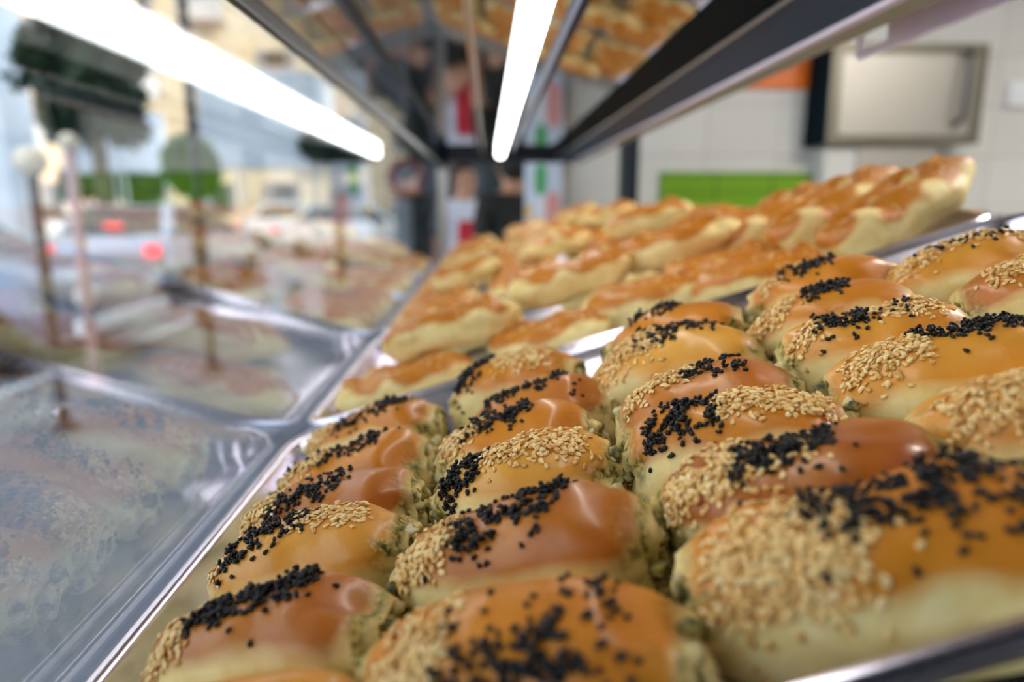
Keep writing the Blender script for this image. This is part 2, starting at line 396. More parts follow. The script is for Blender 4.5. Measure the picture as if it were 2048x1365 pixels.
# ------------------------------------------------------------------ seeds
def sphere_template(nu, nv, fn):
    vs = []; fs = []
    for i in range(1, nv):
        ph = math.pi*i/nv
        for j in range(nu):
            th = 2*math.pi*j/nu; vs.append(fn(math.sin(ph)*math.cos(th), math.sin(ph)*math.sin(th), math.cos(ph)))
    vs.append(fn(0, 0, 1)); vs.append(fn(0, 0, -1)); a, b = len(vs)-2, len(vs)-1
    for i in range(nv-2):
        for j in range(nu): fs.append((i*nu+j, (i+1)*nu+j, (i+1)*nu+(j+1) % nu, i*nu+(j+1) % nu))
    T = []
    for j in range(nu): T.append((a, j, (j+1) % nu)); T.append((b, (nv-2)*nu+(j+1) % nu, (nv-2)*nu+j))
    return np.array(vs), np.array(fs), np.array(T)
# long axis = local x, thin axis = local z ; template poles on x
SES = sphere_template(8, 7, lambda x, y, z: (z*.00165, x*.00108*(1-.34*z), y*.00060*(1-.25*z)))
NIG = sphere_template(6, 5, lambda x, y, z: (z*.00150, x*.00098*(1-.38*z)*(1+.12*math.sin(3*math.atan2(y, x+1e-9))), y*.00085*(1-.38*z)))
def seeds_mesh(name, tpl, mats4, parent, material, rng):
    V, Q, T = tpl; k = len(mats4)
    if k == 0: return None
    Mx = np.array(mats4)                                        # k,3,4
    sc = rng.uniform(.82, 1.05, (k, 1, 1))
    W = np.einsum('kij,vj->kvi', Mx[:, :, :3], V)*sc+Mx[:, None, :, 3]
    nv = len(V); off = (np.arange(k)*nv)[:, None, None]
    q = (Q[None]+off).reshape(-1, 4); t = (T[None]+off).reshape(-1, 3)
    me = bpy.data.meshes.new(name); me.vertices.add(k*nv); me.vertices.foreach_set('co', W.reshape(-1).astype(np.float32))
    loops = np.concatenate([q.reshape(-1), t.reshape(-1)]); me.loops.add(len(loops)); me.loops.foreach_set('vertex_index', loops.astype(np.int32))
    nq, nt = len(q), len(t); me.polygons.add(nq+nt)
    st = np.concatenate([np.arange(nq)*4, nq*4+np.arange(nt)*3]); me.polygons.foreach_set('loop_start', st.astype(np.int32))
    me.update(calc_edges=True); me.validate()
    me.polygons.foreach_set('use_smooth', np.ones(nq+nt, bool))
    at = me.attributes.new('tint', 'FLOAT', 'POINT'); at.data.foreach_set('value', np.repeat(rng.uniform(0, 1, k), nv).astype(np.float32))
    me.materials.append(material); o = bpy.data.objects.new(name, me); COL.objects.link(o); o.parent = parent; o['kind'] = 'stuff'
    return o

# ------------------------------------------------------------------ filled buns
class BunShape:
    def __init__(s, L, W, H, seed, lean=0.0, end=.80):
        s.L, s.W, s.H, s.lean, s.end = L, W, H, lean, end; s.o = Vector((seed*7.31, seed*3.17, seed*1.9)); s.seed = seed
        r = random.Random(seed); s.pale = r.uniform(.10, .36); s.tap = r.uniform(-.05, .05); s.sag = r.uniform(0, .003); s.bend = r.uniform(-.003, .004)
    def prof(s, x):                                # shrink of the cross-section near the ends, x in -1..1
        a = abs(x); return s.end+(1-s.end)*(1-min(1, a)**(3.2 if x < 0 else 4.2))
    def P(s, x, th):                               # th 0 = back (+y), pi/2 = top, pi = front (-y)
        c, n = math.cos(th), math.sin(th)
        e = .78 if n > 0 else .42
        k = s.prof(x)*(1+s.tap*x)
        y = s.W/2*k*math.copysign(abs(c)**.82, c); z = s.H*.42+s.H*(.58 if n > 0 else .42)*k*math.copysign(abs(n)**e, n)*(1 if n > 0 else 1/max(k, .01))
        xx = x*s.L/2
        p = Vector((xx, y, z))
        q = noise.noise(p*30+s.o)*.0044+noise.noise(p*85+s.o)*.0010
        d = Vector((0, c, max(n, -.2))).normalized()
        if n < -.3: q = 0
        fold = 0.0
        a = abs(x)
        if a > .62: fold = -.0055*((a-.62)/.38)*max(0, math.sin(th*3.0+s.seed*1.3+x))      # pinched folds at the ends
        p = p+d*(q+fold)
        p.y += s.bend*(x*x)+s.lean*p.z/s.H*.008; p.z -= s.sag*abs(x)**3
        return p
    def Nn(s, x, th):
        e = 1e-3; a = s.P(x+e, th)-s.P(x-e, th); b = s.P(x, th+e)-s.P(x, th-e)
        n = b.cross(a).normalized()
        c = s.P(x, th)-Vector((x*s.L/2, 0, s.H*.42))
        return n if n.dot(c) > 0 else -n
def bun_body(sh, parent, tone):
    nx, nt = 44, 56; vs = []; bake = []; fill = []; fs = []
    xs = [-math.cos(math.pi*i/(nx-1))*.55+.45*(-1+2*i/(nx-1)) for i in range(nx)]
    for x in xs:
        for j in range(nt):
            th = 2*math.pi*j/nt; p = sh.P(x, th); vs.append(p)
            n = math.sin(th); a = abs(x)
            b = max(0, min(1, (n-sh.pale)*2.0+noise.noise(p*40+sh.o)*.45))*(1-.55*max(0, (a-.86)/.14))
            bake.append(b); f = 0.0
            if a > .80: f = max(0, min(1, (a-.80)/.2*(.5+1.6*noise.noise(p*150+sh.o))*1.3)) * (1 if n < .75 else .3)
            fill.append(f)
    for i in range(nx-1):
        for j in range(nt): fs.append((i*nt+j, i*nt+(j+1) % nt, (i+1)*nt+(j+1) % nt, (i+1)*nt+j))
    # cut ends: rolled spiral of dough and herbs
    for sgn, base in ((-1, 0), (1, (nx-1)*nt)):
        c = Vector((sgn*sh.L/2, sh.bend, sh.H*.40)); prev = base; rings = 9
        for q in range(1, rings):
            t = 1-q/rings; st = len(vs)
            for j in range(nt):
                th = 2*math.pi*j/nt; p = vs[base+j].copy(); p = c+(p-c)*t
                w = math.sin(t*15+th+sh.seed)
                bulge = .0055*math.sqrt(max(0, 1-t*t))+w*.0016+noise.noise(p*160+sh.o)*.0022
                p.x = sgn*(sh.L/2+bulge); vs.append(p); bake.append(.12*t); fill.append(max(0, min(1, .5-w*.75+.5*noise.noise(p*120+sh.o))))
            for j in range(nt):
                a_, b_, c_, d_ = prev+j, prev+(j+1) % nt, st+(j+1) % nt, st+j
                fs.append((a_, b_, c_, d_) if sgn > 0 else (d_, c_, b_, a_))
            prev = st
        vs.append(Vector((sgn*(sh.L/2+.006), c.y, c.z))); bake.append(0); fill.append(.8); k = len(vs)-1
        for j in range(nt): fs.append((prev+j, prev+(j+1) % nt, k) if sgn > 0 else (prev+(j+1) % nt, prev+j, k))
    me = bpy.data.meshes.new('crust'); me.from_pydata(vs, [], fs)
    for p in me.polygons: p.use_smooth = True
    for nm, arr in (('bake', bake), ('fill', fill)):
        at = me.attributes.new(nm, 'FLOAT', 'POINT'); at.data.foreach_set('value', arr)
    me.materials.append(M['bun']); o = bpy.data.objects.new('bread_roll', me); COL.objects.link(o); o.parent = parent; o.color = (*tone, 1)
    return o
def filling(sh, parent, rng):
    for sgn in (-1, 1):
        vs = []; fs = []; mi = []
        V, Q, T = sphere_template(10, 8, lambda x, y, z: (x, y, z))
        for q in range(13):
            r = .0022+.0026*rng.random(); th = rng.uniform(0, 2*math.pi); d = rng.uniform(.2, .85)
            c = Vector((sgn*(sh.L/2+.0035), math.cos(th)*sh.W*.36*d, sh.H*.40+math.sin(th)*sh.H*.36*d)); b = len(vs)
            sq = [rng.uniform(.6, 1.3) for _ in range(3)]
            for v in V:
                p = Vector(v); k = 1+.5*noise.noise(p*1.7+Vector((q, sh.seed, 0))); vs.append(c+Vector((p.x*sq[0], p.y*sq[1], p.z*sq[2]))*r*k)
            for f in list(Q)+list(T): fs.append(tuple(int(b+i) for i in f)); mi.append(0 if q % 3 else 1)
        mb = MB(); mb.v = vs; mb.f = fs; mb.mi = mi; mb.build('herb_filling', [M['herb'], M['cheese']], parent, smooth=True)

BR = (.36, .085, .012); GD = (.78, .36, .055); OR = (.62, .205, .016); PK = (.50, .15, .035); YL = (.82, .42, .07); RD = (.27, .045, .010)
def seed_patch(sh, kind, x0, x1, t0, t1, w, n, rng, out, pile):
    """seeds along the line from (x0,t0) to (x1,t1) (t in degrees over the bun: 90 top, 180 front), spread w degrees"""
    for _ in range(int(n*2.0)):
        q = rng.random()
        x = x0+(x1-x0)*q+rng.gauss(0, .035); t = t0+(t1-t0)*q+rng.gauss(0, w*1.15)
        if rng.random() < .06: x += rng.gauss(0, .12); t += rng.gauss(0, w*1.3)
        x = max(-.97, min(.97, x)); th = R(max(20, min(186, t)))
        p = sh.P(x, th); nn = sh.Nn(x, th)
        if kind == 'n' and noise.noise(p*190+sh.o) < -.10: continue
        lift = (.00035 if kind == 's' else .0006)
        cell = (round(p.x/.0021), round(p.y/.0021), round(p.z/.0021)); k = pile.get(cell, 0); pile[cell] = k+1
        if k > (2 if kind == 's' else 3): continue
        lift += k*(.0007 if kind == 's' else .0009)
        tilt = (.10+.14*k) if kind == 's' else (.2+.3*k)
        nn = (nn+Vector((rng.gauss(0, tilt), rng.gauss(0, tilt), rng.gauss(0, tilt)))*.6).normalized()
        a = Vector((rng.gauss(0, 1), rng.gauss(0, 1), rng.gauss(0, 1))); a = (a-nn*a.dot(nn)).normalized(); b = nn.cross(a)
        c = p+sh.Nn(x, th)*lift
        out.append([[a.x, b.x, nn.x, c.x], [a.y, b.y, nn.y, c.y], [a.z, b.z, nn.z, c.z]])
def make_bun(name_i, u, v, yaw, tone, patches, label, L=.078, W=.050, H=.045, dh=0.0, pitch=0.0, roll=0.0, end=.72, lean=0.0, group=None):
    rng = random.Random(name_i*13+5); nr = np.random.default_rng(name_i+100)
    root = bpy.data.objects.new('seeded_bun', None); COL.objects.link(root); root.empty_display_size = .02
    m3 = TILT @ Matrix.Rotation(R(yaw), 3, 'Z') @ Matrix.Rotation(R(-pitch), 3, 'Y') @ Matrix.Rotation(R(roll), 3, 'X')
    root.matrix_world = Matrix.Translation(tp(u, v, -.0208+dh)) @ m3.to_4x4()
    tag(root, label, 'bun', 'seeded buns in the nearest tray')
    sh = BunShape(L, W, H, name_i+1, lean, end)
    body = bun_body(sh, root, tone); filling(sh, root, rng)
    so = []; no = []; pile = {}
    for p in patches:
        k = p[0]; seed_patch(sh, k, *p[1:], rng, so if k == 's' else no, pile)
    seeds_mesh('sesame_seeds', SES, so, root, M['sesame'], nr)
    seeds_mesh('nigella_seeds', NIG, no, root, M['nigella'], nr)
    return root
# s/n patches: kind, x0, x1, t0, t1, spread, count
BUNS = [
 # column by the glass, front to back
 (0, 0.081, 0.17, -10, GD, [('n', -.1, .4, 105, 120, 12, 90), ('s', -.8, -.2, 110, 120, 16, 80)], 'pale golden bun cut off by the bottom edge beside the glass', {}),
 (1, 0.076, 0.226, -11, BR, [('n', -.45, .55, 100, 82, 9, 190), ('s', -.95, -.45, 120, 105, 13, 120)], 'glossy red-brown bun by the glass with a black band along its ridge', dict(L=.084)),
 (2, 0.078, 0.284, -9, GD, [('n', -.75, .2, 118, 84, 10, 120), ('s', -.05, .75, 88, 92, 9, 90), ('s', -.95, -.8, 120, 112, 9, 30)], 'pale bun by the glass, scattered black seeds left and sesame right', dict(L=.084)),
 (3, 0.078, 0.331, -9, BR, [('n', -.6, .25, 125, 85, 14, 130), ('s', -.98, -.55, 130, 110, 14, 130)], 'brown bun by the glass, third from the front, bare at its right end', dict(L=.084)),
 (4, 0.078, 0.382, -9, OR, [('n', -.4, .55, 105, 80, 10, 95), ('s', -.98, -.3, 125, 100, 12, 110), ('n', -.8, -.3, 105, 105, 12, 12)], 'orange-brown bun by the glass with a pink glint on its right shoulder', dict(L=.084)),
 (5, 0.078, 0.452, -10, OR, [('n', -.45, .7, 110, 86, 9, 170), ('s', -.95, -.6, 118, 110, 12, 60)], 'farthest bun beside the glass, black seeds over its ridge', dict(L=.084)),
 # second column
 (6, 0.167, 0.1725, -16, OR, [('s', -.9, -.3, 130, 105, 18, 230), ('n', -.35, .75, 130, 105, 17, 110), ('n', .05, .5, 140, 105, 10, 70)], 'blurred front bun of the second column with splayed black seeds', dict(L=.090, W=.056, H=.045)),
 (7, 0.171, 0.235, -15, BR, [('s', -.97, -.45, 135, 105, 14, 190), ('n', -.45, .45, 112, 84, 14, 230)], 'brown bun in the second column, dense black seed cloud on its middle', dict(L=.090)),
 (8, 0.176, 0.295, -17, YL, [('n', -.85, -.35, 125, 98, 15, 190), ('s', -.35, .85, 96, 100, 11, 170)], 'yellow bun in sharp focus, black clump left and sesame trail right', {}),
 (9, 0.174, 0.35, -18, OR, [('s', -.95, -.35, 125, 100, 13, 130), ('n', -.55, .35, 108, 86, 8, 140)], 'orange bun behind the sharp yellow bun, narrow black stripe on sesame', {}),
 (10, 0.19, 0.388, -18, PK, [('n', -.7, .45, 110, 86, 8, 120), ('n', .6, .8, 100, 110, 12, 6)], 'pinkish glossy bun with a few black seeds at its right end', {}),
 (11, 0.18, 0.447, -18, OR, [('n', -.9, -.35, 125, 82, 18, 230), ('s', -.25, .8, 92, 110, 15, 150)], 'last bun of the second column, thick black clump left, sesame right', dict(dh=.003, H=.051, W=.056)),
 # third column
 (12, 0.27, 0.1745, -12, OR, [('s', -.9, -.1, 125, 105, 20, 420), ('n', -.35, .9, 95, 80, 13, 330), ('n', .3, .8, 120, 120, 12, 14)], 'large blurred bun at bottom right above the tray rim', dict(L=.100, W=.055, H=.044)),
 (13, 0.268, 0.221, -16, RD, [('s', -.95, -.25, 125, 98, 13, 190), ('n', -.4, .35, 112, 86, 11, 190), ('s', -.3, .2, 108, 100, 10, 14)], 'dark red-brown bun with sesame heap left and black fan right', dict(L=.088, W=.052)),
 (14, 0.266, 0.273, -19, OR, [('n', -.8, -.05, 115, 92, 13, 160), ('s', -.1, .9, 90, 98, 11, 190)], 'orange bun with glistening left shoulder, black seeds left, sesame right', dict(L=.084)),
 (15, 0.268, 0.318, -19, PK, [('s', -.95, -.1, 115, 86, 8, 110), ('n', -.2, .55, 90, 84, 7, 80)], 'pinkish-brown bun with a thin black line, behind the glistening bun', {}),
 (16, 0.27, 0.385, -20, YL, [('s', -.85, -.05, 120, 96, 16, 170), ('n', -.35, .55, 92, 90, 10, 120)], 'broad yellow bun in the third column, sesame left and black seeds right', dict(L=.090, H=.052, W=.056)),
 (17, 0.286, 0.438, -20, OR, [('n', -.6, .2, 95, 86, 9, 110)], 'golden bun peeping over the broad yellow one, black seeds on top', dict(H=.051, dh=.003)),
 # fourth column
 (18, 0.36, 0.17, -14, GD, [('s', -.8, .3, 110, 96, 14, 110)], 'pale bun end at the right edge above the large blurred bun', {}),
 (19, 0.358, 0.214, -16, GD, [('s', -.85, .2, 115, 98, 16, 220), ('n', .0, .7, 88, 84, 9, 90)], 'pale bun at the right edge with coarse sesame and folded end', dict(L=.088, W=.052)),
 (20, 0.356, 0.277, -18, GD, [('s', -.85, -.1, 115, 96, 13, 190), ('n', -.15, .9, 86, 90, 9, 130)], 'golden bun at right with sesame shoulder and black ridge seeds', dict(L=.086)),
 (21, 0.355, 0.328, -20, GD, [('s', -.95, -.5, 120, 104, 11, 60), ('n', -.6, .0, 104, 86, 13, 120), ('s', .1, .8, 84, 90, 11, 150), ('n', -.1, .5, 90, 88, 10, 25)], 'golden bun with pale cheesy left end in the fourth column', dict(H=.047)),
 (22, 0.356, 0.374, -22, OR, [('s', -.9, -.4, 120, 98, 13, 120), ('n', -.25, .35, 98, 86, 10, 130)], 'orange-topped bun of the fourth column, long black patch on top', dict(H=.049, dh=.004)),
 (23, 0.378, 0.426, -22, OR, [('n', -.5, .3, 95, 86, 9, 130), ('s', -.9, -.6, 110, 105, 9, 30)], 'last bun of the fourth column, black seeds against the loaves', dict(H=.049, dh=.006)),
 # fifth column
 (24, 0.448, 0.262, -18, GD, [('s', -.8, .4, 110, 90, 12, 150)], 'golden bun beyond the right shoulder of the fourth column', {}),
 (25, 0.446, 0.326, -20, PK, [('s', -.75, .3, 100, 84, 10, 130)], 'pinkish bun at the right edge with sesame along its top', dict(H=.047)),
 (26, 0.44, 0.385, -22, GD, [('s', -.9, -.3, 105, 92, 12, 120), ('n', -.5, .7, 96, 88, 10, 70), ('s', -.2, .8, 86, 88, 8, 80)], 'yellow bun in the fifth column mixing sesame and black seeds', dict(dh=.004, H=.048)),
]
for i, u, v, yaw, tone, pat, lab, kw in BUNS: make_bun(i, u, v, yaw, tone, pat, lab, **kw)

# ------------------------------------------------------------------ ring loaves of the other trays
def make_loaf(seed, a=.064, b=.033, r=.0195, twist=5):
    root = bpy.data.objects.new('ring_loaf', None); COL.objects.link(root)
    nu, nv = 96, 30; vs = []; bake = []; fs = []; so = Vector((seed*5.1, seed*2.2, 9))
    for i in range(nu):
        ph = 2*math.pi*i/nu; c, s = math.cos(ph), math.sin(ph)
        cx, cy = (a-r)*math.copysign(abs(c)**.9, c), (b-r*.72)*math.copysign(abs(s)**.75, s)
        out = Vector((c*.8, s*1.3, 0)).normalized(); ctr = Vector((cx, cy, r*.93))
        ctr.z += .004*noise.noise(Vector((c, s, seed)))
        for j in range(nv):
            th = 2*math.pi*j/nv; rr = r*(1+.08*math.sin(twist*ph+2*th+seed)+.07*math.sin(4*th+1.5*math.sin(ph*2+seed))+.13*noise.noise(Vector((c*2, s*2, th*.6))+so))
            p = ctr+out*math.cos(th)*rr+Vector((0, 0, 1))*math.sin(th)*rr*.93
            p += out*noise.noise(p*90+so)*.0012
            p.z = max(p.z, .0004*0); vs.append(p)
            bake.append(max(0, min(1, (math.sin(th)-.38)*2.2+noise.noise(p*40+so)*1.5+.35*math.sin(4*th+1.5*math.sin(ph*2+seed)))))
    for i in range(nu):
        for j in range(nv): i2 = (i+1) % nu; fs.append((i*nv+j, i2*nv+j, i2*nv+(j+1) % nv, i*nv+(j+1) % nv))
    me = bpy.data.meshes.new('loaf'); me.from_pydata(vs, [], fs)
    for p in me.polygons: p.use_smooth = True
    at = me.attributes.new('bake', 'FLOAT', 'POINT'); at.data.foreach_set('value', bake); me.materials.append(M['loaf'])
    o = bpy.data.objects.new('bread_ring', me); COL.objects.link(o); o.parent = root; o.color = (.52, .15, .008, 1)
    rng = random.Random(seed); L = []
    for _ in range(180):
        i = rng.randrange(nu); j = int(nv*(.25+rng.gauss(0, .11))) % nv; p = vs[i*nv+j]; i2 = (i+1) % nu
        n = (vs[i2*nv+j]-p).cross(vs[i*nv+(j+1) % nv]-p).normalized()
        if noise.noise(p*60+so) < -.12: continue
        aa = Vector((rng.gauss(0, 1), rng.gauss(0, 1), rng.gauss(0, 1))); aa = (aa-n*aa.dot(n)).normalized(); bb = n.cross(aa)
        f = rng.random(); f2 = rng.random(); c = p+(vs[i2*nv+j]-p)*f+(vs[i*nv+(j+1) % nv]-p)*f2+n*.0003
        L.append([[aa.x, bb.x, n.x, c.x], [aa.y, bb.y, n.y, c.y], [aa.z, bb.z, n.z, c.z]])
    seeds_mesh('sesame_seeds', SES, L, root, M['sesame'], np.random.default_rng(seed))
    return root
protos = [make_loaf(1), make_loaf(2, .067, .032, .0205, 4), make_loaf(3, .060, .034, .019, 6), make_loaf(4, .080, .034, .022, 7)]
used = set()
def loaf(k, u, v, h, yaw, label, group='ring loaves in the second tray', pitch=0, roll=0, s=1.0, tone=None):
    o = protos[k]
    if k in used: o = copy_tree(o)
    used.add(k)
    m3 = TILT @ Matrix.Rotation(R(yaw), 3, 'Z') @ Matrix.Rotation(R(-pitch), 3, 'Y') @ Matrix.Rotation(R(roll), 3, 'X')
    o.matrix_world = Matrix.Translation(tp(u, v, h)) @ m3.to_4x4() @ Matrix.Scale(s, 4)
    if tone: 
        for c in o.children:
            if c.name.startswith('bread'): c.color = (*tone, 1)
    tag(o, label, 'loaf', group); return o
B = -.0205
LOAVES = [
 (0, .075, .618, B, -8, 'ring loaf low in the near left corner, under the pale-sided loaf', {}),
 (1, .128, .655, B+.030, -4, 'large pale-sided ring loaf leaning nearest the glass, topped brown', dict(roll=-8)),
 (2, .215, .628, B, -20, 'ring loaf low between the two pale upper loaves', {}),
 (0, .252, .712, B+.034, -8, 'upper ring loaf with a reddish sheen, second from the glass', dict(s=1.05)),
 (1, .312, .632, B+.004, -8, 'seedy ring loaf lying behind the broad yellow bun', {}),
 (2, .372, .722, B+.036, -6, 'upper ring loaf with a pale belly in the middle of the tray', dict(s=1.05)),
 (0, .392, .662, B+.006, -14, 'golden ring loaf low in the middle, bright patches on top', {}),
 (1, .402, .596, B+.002, -16, 'thin-looking ring loaf against the near rim of the loaf tray', dict(s=.95)),
 (2, .300, .820, B, -10, 'far ring loaf behind the pale-bellied one', {}),
 (0, .130, .790, B, -10, 'low ring loaf in the far left part of the second tray', {}),
 (3, .482, .738, B+.022, 28, 'leftmost of three long brown loaves heaped at the right', dict(pitch=6)),
 (3, .512, .672, B+.025, 24, 'middle one of three long brown loaves heaped at the right', dict(pitch=8)),
 (3, .536, .608, B+.020, 18, 'long brown loaf nearest the rim, overhanging the right corner', dict(pitch=10)),
]
for k, u, v, h, yaw, lab, kw in LOAVES: loaf(k, u, v, h, yaw, lab, **kw)
ORD = ['third', 'fourth', 'fifth']
for ti, tv in enumerate(tray_v[2:]):
    g = 'ring loaves in the %s tray' % ORD[ti]
    rr = random.Random(ti+3)
    for a in range(4):
        for b in range(4):
            loaf(rr.randrange(3), .075+.145*a+rr.uniform(-.004, .004), tv+.058+.088*b+rr.uniform(-.005, .005), B, rr.uniform(-8, 8), 'golden ring loaf in the %s tray along the case' % ORD[ti], g)
    for a in range(3):
        loaf(rr.randrange(3), .13+.15*a, tv+.10+rr.uniform(0, .15), B+.036, rr.uniform(-12, 12), 'golden ring loaf lying on the others in the %s tray' % ORD[ti], g+', upper layer')

# ------------------------------------------------------------------ poster stand beyond the case
r = empty('poster_stand', (.235, 2.86, 0)); tag(r, 'white poster board with green, pink and yellow patches beyond the case', 'poster')
mb = MB(); mb.box((-.085, 0, CZ-.16), (.065, .012, CZ+.165)); mb.build('board', mat('poster_blue_white', (.62, .72, .88), .5), r, bevel=.002)
def patch(name, x0, z0, x1, z1, col, yy=-.004, n=20):
    mb = MB(); cx, cz, rx, rz = (x0+x1)/2, (z0+z1)/2, (x1-x0)/2, (z1-z0)/2
    prof = [(cx+rx*math.copysign(abs(math.cos(2*math.pi*i/n))**.6, math.cos(2*math.pi*i/n)), cz+rz*math.copysign(abs(math.sin(2*math.pi*i/n))**.6, math.sin(2*math.pi*i/n))) for i in range(n)]
    mb.prism(prof, yy, 0); return mb.build(name, mat('printed_'+name, col, .6), r)
patch('green_patch', -.045, CZ+.04, .0, CZ+.16, (.08, .42, .14))
patch('pink_patch', .0, CZ-.12, .055, CZ+.05, (.80, .36, .34))
patch('white_patch', -.045, CZ-.13, -.003, CZ+.03, (.78, .80, .86))
patch('yellow_patch', -.083, CZ-.05, -.06, CZ+.0, (.80, .52, .08))
mb = MB(); mb.tube([(0, .03, 0), (0, .03, CZ-.1)], .012, 10); mb.build('leg', M['steel'], r)
mb = MB(); mb.lathe([(.14, 0), (.14, .012), (.03, .02)], 20, (0, .03, 0)); mb.build('base', M['steel'], r)

# ------------------------------------------------------------------ people beyond the end of the case
def skin_obj(name, pts, edges, rad, material, parent, sub=2):
    me = bpy.data.meshes.new(name); me.from_pydata(pts, edges, [])
    me.materials.append(material); o = bpy.data.objects.new(name, me); COL.objects.link(o); o.parent = parent
    o.modifiers.new('skin', 'SKIN'); me.skin_vertices or None
    if not me.skin_vertices:
        me.attributes  # layer is created with the modifier below
    return o, rad, sub
def finish_skin(items):
    for o, rad, sub in items:
        bpy.context.view_layer.objects.active = o
        me = o.data
        if not me.skin_vertices:
            import bmesh
            bm = bmesh.new(); bm.from_mesh(me); bm.verts.layers.skin.verify(); bm.to_mesh(me); bm.free()
        for v, r in zip(me.skin_vertices[0].data, rad): v.radius = r if isinstance(r, tuple) else (r, r)
        me.skin_vertices[0].data[0].use_root = True
        s = o.modifiers.new('sub', 'SUBSURF'); s.levels = sub; s.render_levels = sub
        for m_ in o.modifiers:
            if m_.type == 'SKIN': m_.use_smooth_shade = True
def person(loc, rz, label, shirt, trousers, apron=None, h=1.70, arm_fwd=.3, bag=False):
    root = empty('person', loc, rz); tag(root, label, 'person')
    k = h/1.70; it = []
    def hand(pts, ed, rad, wi, w, dirv, sx):
        d = Vector(dirv).normalized(); side = Vector((0, 1, 0)) if abs(d.y) < .8 else Vector((0, 0, 1)); side = (side-d*side.dot(d)).normalized()
        pi = len(pts); pts.append(w+d*.05); ed.append((wi, pi)); rad.append((.036, .018)); p = w+d*.05
        for q, (o_, ln) in enumerate(((-.03, .065), (-.010, .078), (.011, .073), (.031, .058))):
            b = len(pts); pts += [p+side*o_+d*.028, p+side*o_*1.1+d*(.03+ln*.55), p+side*o_*1.1+d*(.03+ln)+Vector((-sx*.015, 0, 0))]; ed += [(pi, b), (b, b+1), (b+1, b+2)]; rad += [.009, .0085, .007]
        b = len(pts); pts += [w+d*.03+side*.035, w+d*.075+side*.062]; ed += [(pi, b), (b, b+1)]; rad += [.011, .009]
    # one body: pelvis, chest, neck, head, arms, legs
    P = [(0, 0, .93), (0, 0, 1.08), (0, 0, 1.25), (0, -.01, 1.40), (0, -.01, 1.47), (0, -.02, 1.53), (0, -.03, 1.60), (0, -.02, 1.67)]
    E_ = [(i, i+1) for i in range(7)]; rd = [(.12, .095), (.115, .09), (.13, .095), (.10, .07), .05, .068, .082, .06]
    P = [Vector(p) for p in P]
    for sx in (-1, 1):
        b = len(P); P += [Vector((sx*.17, 0, 1.40)), Vector((sx*.22, .02, 1.13)), Vector((sx*.20, -.22*arm_fwd*3, 1.02 if arm_fwd > .1 else .90))]
        E_ += [(3, b), (b, b+1), (b+1, b+2)]; rd += [.052, .038, .026]
        hand(P, E_, rd, b+2, P[b+2], P[b+2]-P[b+1], sx)
        b = len(P); P += [Vector((sx*.09, 0, .84)), Vector((sx*.10, -.01, .48)), Vector((sx*.10, .03, .09)), Vector((sx*.11, -.11, .035))]
        E_ += [(0, b), (b, b+1), (b+1, b+2), (b+2, b+3)]; rd += [.085, .058, .042, .035]
    it.append(skin_obj('body', [p*k for p in P], E_, rd, M['skin'], root))
    # head detail: nose, eyes, ears
    mb = MB(); mb.lathe([(.003, .0), (.012, .004), (.016, .02), (.010, .045), (.003, .055)], 10, (0, -.108, 1.565)); mb.build('nose', M['skin'], root, smooth=True).scale = (k, k, k)
    for sx in (-1, 1):
        mb = MB(); V, Q, T = sphere_template(10, 8, lambda x, y, z: (x*.013, y*.009, z*.010)); mb.add([(v[0]+sx*.03, v[1]-.102, v[2]+1.612) for v in V], [tuple(map(int, f)) for f in list(Q)+list(T)]); mb.build('eye', M['hair'], root, smooth=True).scale = (k, k, k)
        mb = MB(); V, Q, T = sphere_template(10, 8, lambda x, y, z: (x*.010, y*.020, z*.032)); mb.add([(v[0]+sx*.083, v[1]-.02, v[2]+1.595) for v in V], [tuple(map(int, f)) for f in list(Q)+list(T)]); mb.build('ear', M['skin'], root, smooth=True).scale = (k, k, k)
    mb = MB(); V, Q, T = sphere_template(12, 8, lambda x, y, z: (x*.026, y*.008, z*.007)); mb.add([(v[0], v[1]-.100, v[2]+1.545) for v in V], [tuple(map(int, f)) for f in list(Q)+list(T)]); mb.build('mouth', M['redcloth'], root, smooth=True).scale = (k, k, k)
    # hair cap
    V, Q, T = sphere_template(24, 16, lambda x, y, z: (x*.100, y*.112, z*.112))
    vs = [Vector(v)*(1+.05*noise.noise(Vector(v)*60))+Vector((0, .012, 1.625)) for v in V]
    vs = [v if not (v.y < -.045 and v.z < 1.66) else Vector((v.x*.8, -.035, max(v.z, 1.60))) for v in vs]
    mb = MB(); mb.add([v*k for v in vs], [tuple(map(int, f)) for f in list(Q)+list(T)]); mb.build('hair', M['hair'], root, smooth=True)
    S = [Vector(p) for p in [(0, 0, .90), (0, 0, 1.08), (0, 0, 1.25), (0, -.01, 1.40), (0, -.01, 1.45)]]; Es = [(0, 1), (1, 2), (2, 3), (3, 4)]; rs = [(.155, .125), (.145, .115), (.155, .12), (.12, .09), .065]
    for sx in (-1, 1):
        b = len(S); S += [Vector((sx*.17, 0, 1.40)), Vector((sx*.21, .015, 1.18))]; Es += [(3, b), (b, b+1)]; rs += [.068, .056]
    it.append(skin_obj('shirt', [p*k for p in S], Es, rs, M[shirt], root))
    S = [Vector((0, 0, .93))]; Es = []; rs = [(.15, .12)]
    for sx in (-1, 1):
        b = len(S); S += [Vector((sx*.09, 0, .84)), Vector((sx*.10, -.01, .48)), Vector((sx*.10, .03, .10))]; Es += [(0, b), (b, b+1), (b+1, b+2)]; rs += [.105, .08, .07]
    it.append(skin_obj('trousers', [p*k for p in S], Es, rs, M[trousers], root))
